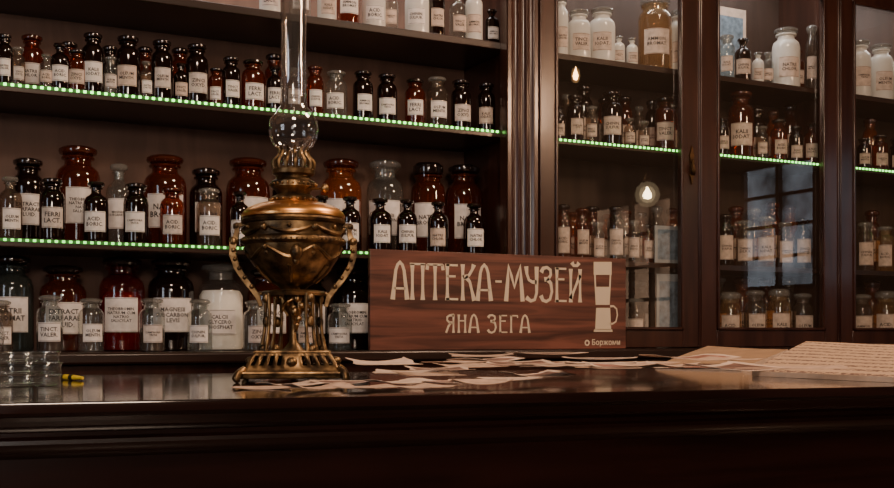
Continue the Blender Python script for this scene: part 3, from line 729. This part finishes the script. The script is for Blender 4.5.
def script_mat(name, base):
    m, n, l, o = nt(name)
    bs = n.new('ShaderNodeBsdfPrincipled'); bs.inputs['Roughness'].default_value = .75
    tc = n.new('ShaderNodeTexCoord'); sp_ = n.new('ShaderNodeSeparateXYZ'); l.new(tc.outputs['Object'], sp_.inputs[0])
    def mth(op, a, bb=None):
        q = n.new('ShaderNodeMath'); q.operation = op
        for i, v in enumerate((a, bb)):
            if v is None: continue
            if isinstance(v, (int, float)): q.inputs[i].default_value = v
            else: l.new(v, q.inputs[i])
        return q.outputs[0]
    rows = mth('GREATER_THAN', mth('SINE', mth('MULTIPLY', sp_.outputs['Y'], 2*pi/.034)), .15)
    no = n.new('ShaderNodeTexNoise'); no.inputs['Scale'].default_value = 150; l.new(tc.outputs['Object'], no.inputs['Vector'])
    ink = mth('GREATER_THAN', no.outputs['Fac'], .47)
    fac = mth('MULTIPLY', mth('MULTIPLY', rows, ink), .9)
    n2 = n.new('ShaderNodeTexNoise'); n2.inputs['Scale'].default_value = 9; l.new(tc.outputs['Object'], n2.inputs['Vector'])
    r = n.new('ShaderNodeValToRGB'); r.color_ramp.elements[0].color = (*[c*.75 for c in base], 1); r.color_ramp.elements[1].color = (*base, 1)
    l.new(n2.outputs['Fac'], r.inputs['Fac'])
    mx = n.new('ShaderNodeMix'); mx.data_type = 'RGBA'; l.new(fac, mx.inputs['Factor']); l.new(r.outputs['Color'], mx.inputs['A']); mx.inputs['B'].default_value = (.10, .05, .04, 1)
    l.new(mx.outputs['Result'], bs.inputs['Base Color']); l.new(bs.outputs[0], o.inputs[0]); return m
M_ms = script_mat('manuscript_paper', (.58, .39, .26))
M_msb = plain('brown_wrapping_paper', (.33, .20, .115), .75, noise=.15, nscale=18)
def bundle(name, corners, mat, label, wave):
    C = []
    for px, t, h in corners:
        x, y = atd(px, t); C.append(Vector((x, y, CT + h)))
    org = Vector((C[0].x, C[0].y, CT + .0004)); d = (C[1]-C[0]); ang = math.atan2(d.y, d.x)
    M = Matrix.Rotation(-ang, 4, 'Z')
    C = [M @ (c - org) for c in C]
    nx, ny = 16, 10; vs = []; b = MB()
    for layer in (0, 1):
        for j in range(ny+1):
            for i in range(nx+1):
                u = i/nx; v = j/ny
                p = (C[0]*(1-u)+C[1]*u)*(1-v) + (C[3]*(1-u)+C[2]*u)*v
                hz = (C[0].z*(1-u)+C[1].z*u) + ((C[3].z*(1-u)+C[2].z*u) - (C[0].z*(1-u)+C[1].z*u)) * (v**.9)
                hz += wave * sin(u*5 + v*2) * v
                z = hz if layer else 0.0
                vs.append((p.x, p.y, max(z, .0015) if layer else 0))
    N = (nx+1)*(ny+1)
    for j in range(ny):
        for i in range(nx):
            a = j*(nx+1)+i; q = (a, a+1, a+nx+2, a+nx+1)
            b.f.append([N+k for k in q]); b.m.append(0); b.f.append(list(reversed(q))); b.m.append(1)
    per = [i for i in range(nx+1)] + [(j*(nx+1)+nx) for j in range(1, ny+1)] + [ny*(nx+1)+i for i in range(nx-1,-1,-1)] + [j*(nx+1) for j in range(ny-1,0,-1)]
    for k in range(len(per)):
        p, q = per[k], per[(k+1) % len(per)]; b.f.append([p, q, N+q, N+p]); b.m.append(1)
    b.v = vs
    o = b.obj(name, [mat, M_card3], None, tuple(org), ang, ang=50); tag(o, label, 'papers'); return o
bundle('document_folder', [(655, 2.64, .005), (742, 2.46, .005), (788, 2.70, .044), (708, 2.94, .050)], M_msb, 'brown aged paper folder lying on the counter', .001)
bundle('manuscript', [(752, 2.14, .010), (925, 1.78, .010), (960, 2.15, .062), (806, 2.46, .064)], M_ms, 'thick open sheaf of yellowed handwritten manuscript pages', .002)

# ------------------------------------------------------------------ glassware and pen
x, y, t = onh(28, 386, CT)
def dishat(x, y, z, r, h, lbl):
    e = top('glass_dish', lbl, 'dish', (x, y, z), 0, 'stacked glass dishes')
    b = MB(); w = .0016
    b.lathe([(0,0),(r-.003,0),(r-.001,.001),(r,.003),(r,h-.001),(r-w*.5,h),(r-w,h-.001),(r-w,.004),(r-w-.003,.003),(0,.003)], 96); b.obj('dish_body', [M_dish], e, ang=80)
    b = MB()
    b.lathe([(r+.0002,h-.003),(r+.0016,h-.002),(r+.0016,h-.0005),(r+.0002,h+.0002)], 96); b.obj('rim', [M_chim], e, ang=80)
dishat(x, y, CT + .0005, .049, .018, 'low clear glass dish standing on the counter')
dishat(x + .001, y, CT + .0192, .049, .018, 'shallow clear glass dish stacked on another dish')
dishat(x, y, CT + .0380, .047, .016, 'shallow clear glass dish on top of the stack')
x, y, t = onh(-56, 381, CT)
e = top('glass_flask', 'round clear glass flask standing on the counter', 'flask', (x, y, CT + .0005))
b = MB(); R_ = .098; pr_ = [(0, 0), (.030, 0)]
for k in range(3, 15):
    a = pi*k/16; pr_.append((R_*sin(a), R_*.8 - R_*.8*cos(a)))
pr_ += [(.020, .158), (.018, .205), (.024, .208), (.024, .211), (.017, .211)]
b.lathe(pr_, 64); b.obj('flask_body', [M_dish], e, ang=80)
def pen(px, py, ln, rot, c1, c2, lbl):
    x, y, t = onh(px, py, CT)
    q = .0050
    o = top('pen', lbl, 'pen', (x, y, CT + q + .0003), rot)
    def cyl(x0, x1, r0, r1):
        b = MB(); n = 12
        vs = [(x0, r0*cos(2*pi*k/n), r0*sin(2*pi*k/n)) for k in range(n)] + [(x1, r1*cos(2*pi*k/n), r1*sin(2*pi*k/n)) for k in range(n)]
        b.add(vs, [(k, (k+1) % n, n+(k+1) % n, n+k) for k in range(n)] + [tuple(range(n)), tuple(range(n, 2*n))]); return b
    cyl(0, ln*.30, q*.95, q*.95).obj('barrel', [c1], o, ang=40)
    cyl(ln*.30, ln*.5, q, q).obj('grip', [c2], o, ang=40)
    cyl(ln*.5, ln, q*.95, q*.5).obj('tip', [c1], o, ang=40)
    cyl(-ln*.2, 0, q*.9, q).obj('cap', [c2], o, ang=40)
pen(65, 380, .062, YAW - .75, M_yellow, M_black, 'short yellow and black pen on the counter')

# ------------------------------------------------------------------ room
RX0, RX1, RY0, RY1, RZ = -2.5, 6.2, -3.0, YB + .01, 3.3
def sbox(name, a, m):
    b = MB(); b.box(*a); return struct(b.obj(name, [m], None, smooth=False))
sbox('floor', (RX0, RX1, RY0, RY1, -.1, 0), M_floor)
sbox('ceiling', (RX0, RX1, RY0, RY1, RZ, RZ+.1), M_ceil)
sbox('wall_back', (RX0, RX1, RY1, RY1+.1, 0, RZ), M_plaster)
sbox('wall_front', (RX0, RX1, RY0-.1, RY0, 0, RZ), M_plaster)
sbox('wall_left', (RX0-.1, RX0, RY0, RY1, 0, RZ), M_plaster)
sbox('wall_right', (RX1, RX1+.1, RY0, RY1, 0, RZ), M_plaster)
def window(name, axis, fix, sgn, a0, a1, z0, z1, st, col, nx=3, nz=3, noise=True, fw=.022):
    b = MB()
    def bx(u0, u1, d0, d1, za, zb, mi=0):
        lo, hi = sorted((fix + sgn*d0, fix + sgn*d1))
        if axis == 'x': b.box(lo, hi, u0, u1, za, zb, mi)
        else: b.box(u0, u1, lo, hi, za, zb, mi)
    bx(a0, a1, .005, .02, z0, z1, 1)
    for k in range(nx+1):
        yy = a0 + (a1-a0)*k/nx; bx(yy-fw, yy+fw, .001, .06, z0-.03, z1+.03)
    for k in range(nz+1):
        zz = z0 + (z1-z0)*k/nz; bx(a0, a1, .001, .055, zz-fw*.8, zz+fw*.8)
    struct(b.obj(name, [M_cab, emit(name+'_glow', col, st, noise)], None, smooth=False))
window('window_1', 'x', RX1, -1, -.80, .35, 1.50, 2.45, 2.6, (.62, .70, .80), 3, 4, True, .016)
window('warm_reflection_panel', 'x', RX1, -1, -2.9, -1.7, 1.15, 2.35, 2.2, (.95, .58, .36), 4, 4, True, .02)  # added glowing panel, gives the door glass warm layered reflections
window('front_sheen_panel', 'y', RY0, 1, -1.9, -.9, .9, 2.5, 4.5, (.85, .80, .75), 2, 4, False)  # added glowing panel behind the camera, for sheen on counter and bronze
window('left_sheen_panel', 'x', RX0, 1, .2, 1.1, 1.1, 2.5, 5.0, (.80, .85, .95), 2, 4, False)  # added glowing panel, puts bright edge highlights on chimney and bottles

def pendant(X, Y, Z, en, col, lbl, r, sz, ge, haloed=True):
    e = top('pendant_lamp', lbl, 'lamp', (X, Y, Z), 0, 'hanging lamps')
    b = MB(); b.tube([(0,0,.11), (0,0,RZ-Z-.02)], .004, 6, sub=1); b.lathe([(0,RZ-Z),(.05,RZ-Z),(.045,RZ-Z-.02),(0,RZ-Z-.03)], 20); b.obj('cord', [M_black], e)
    b = MB(); b.lathe([(0,.13),(.022,.13),(.03,.11),(.024,.085),(0,.085)], 16); b.obj('socket', [M_brassd], e)
    b = MB(); b.lathe([(0,-r*sz*.6),(r*.7,-r*sz*.5),(r,-r*sz*.2),(r*.85,r*sz*.1),(r*.5,r*sz*.5),(r*.2,r*sz*.85),(0,r*sz)], 20); b.obj('bulb', [emit('bulb_glow', col, en)], e)
    for q_, s2 in (((1.7, .35), (2.6, .12)) if haloed else ((1.6, .3),)):
        b = MB(); b.ball((0,0,0), r*q_, seg=24, sz=sz*.6); b.obj('halo_shell', [emit('halo_glow', col, ge*s2*2, False, .80)], e)  # emissive shells added around the bulb to imitate its halo
pendant(3.67, .5, 2.68, 150, (1, .50, .18), 'hanging candle-shaped bulb lamp with warm glow', .017, 3.0, 14, False)
pendant(4.2, .5, 2.0, 120, (1, .74, .42), 'hanging globe lamp with pale glowing bulb', .030, 1.7, 12)

# ------------------------------------------------------------------ lights
def area(loc, rot, sx, sy, en, col, name):
    l = bpy.data.lights.new(name, 'AREA'); l.shape = 'RECTANGLE'; l.size = sx; l.size_y = sy; l.energy = en; l.color = col
    o = bpy.data.objects.new(name, l); COL.objects.link(o); o.location = loc; o.rotation_euler = rot; return o
def aim(o, tgt):
    o.rotation_euler = (Vector(tgt) - o.location).to_track_quat('-Z', 'Y').to_euler()
k = area((.2, .3, 2.9), (0,0,0), .5, .3, 28, (1, .72, .52), 'ceiling_key'); aim(k, (1.4, 2.9, 1.2))
k = area((-.2, -1.6, 2.1), (0,0,0), .6, .4, 30, (1, .74, .55), 'front_fill'); aim(k, (1.4, 3, 1.2))  # fill light added behind the camera to reach the back panel under shelves
k = area((2.2, 1.5, 3.1), (0,0,0), .5, .4, 36, (1, .68, .46), 'counter_downlight'); aim(k, (1.3, 1.9, 1.05))
k = area((3.4, .2, 2.5), (0,0,0), .3, .3, 22, (1, .60, .36), 'side_fill'); aim(k, (1.2, 2.2, 1.2))  # warm fill added from the right for highlights on metal and glass
xa, _ = onp(545, D); xb, _ = onp(835, D)
area(((xa+xb)/2, D + .10, TOPZ - .03), (0,0,0), xb-xa-.1, .08, 6, (1, .93, .88), 'cabinet_top_light')
xa, _ = onp(845, D)
area((xa + .4, D + .10, TOPZ - .03), (0,0,0), .7, .08, 4, (1, .93, .88), 'cabinet_top_light_b')
area(((XL+XS)/2+.3, D + .10, CAMZ + 1.2), (0,0,0), 1.6, .08, 4, (1, .88, .80), 'shelf_top_light')

w = bpy.data.worlds.new('World'); bpy.context.scene.world = w; w.use_nodes = True
w.node_tree.nodes['Background'].inputs[0].default_value = (.05, .035, .03, 1); w.node_tree.nodes['Background'].inputs[1].default_value = .3

# ------------------------------------------------------------------ camera
cam = bpy.data.cameras.new('camera'); cam.sensor_width = 36; cam.lens = F / 894 * 36
cam.shift_y = (HY - 244) / 894
co = bpy.data.objects.new('camera', cam); COL.objects.link(co)
co.location = (0, 0, CAMZ); co.rotation_euler = (pi/2, 0, YAW)
bpy.context.scene.camera = co
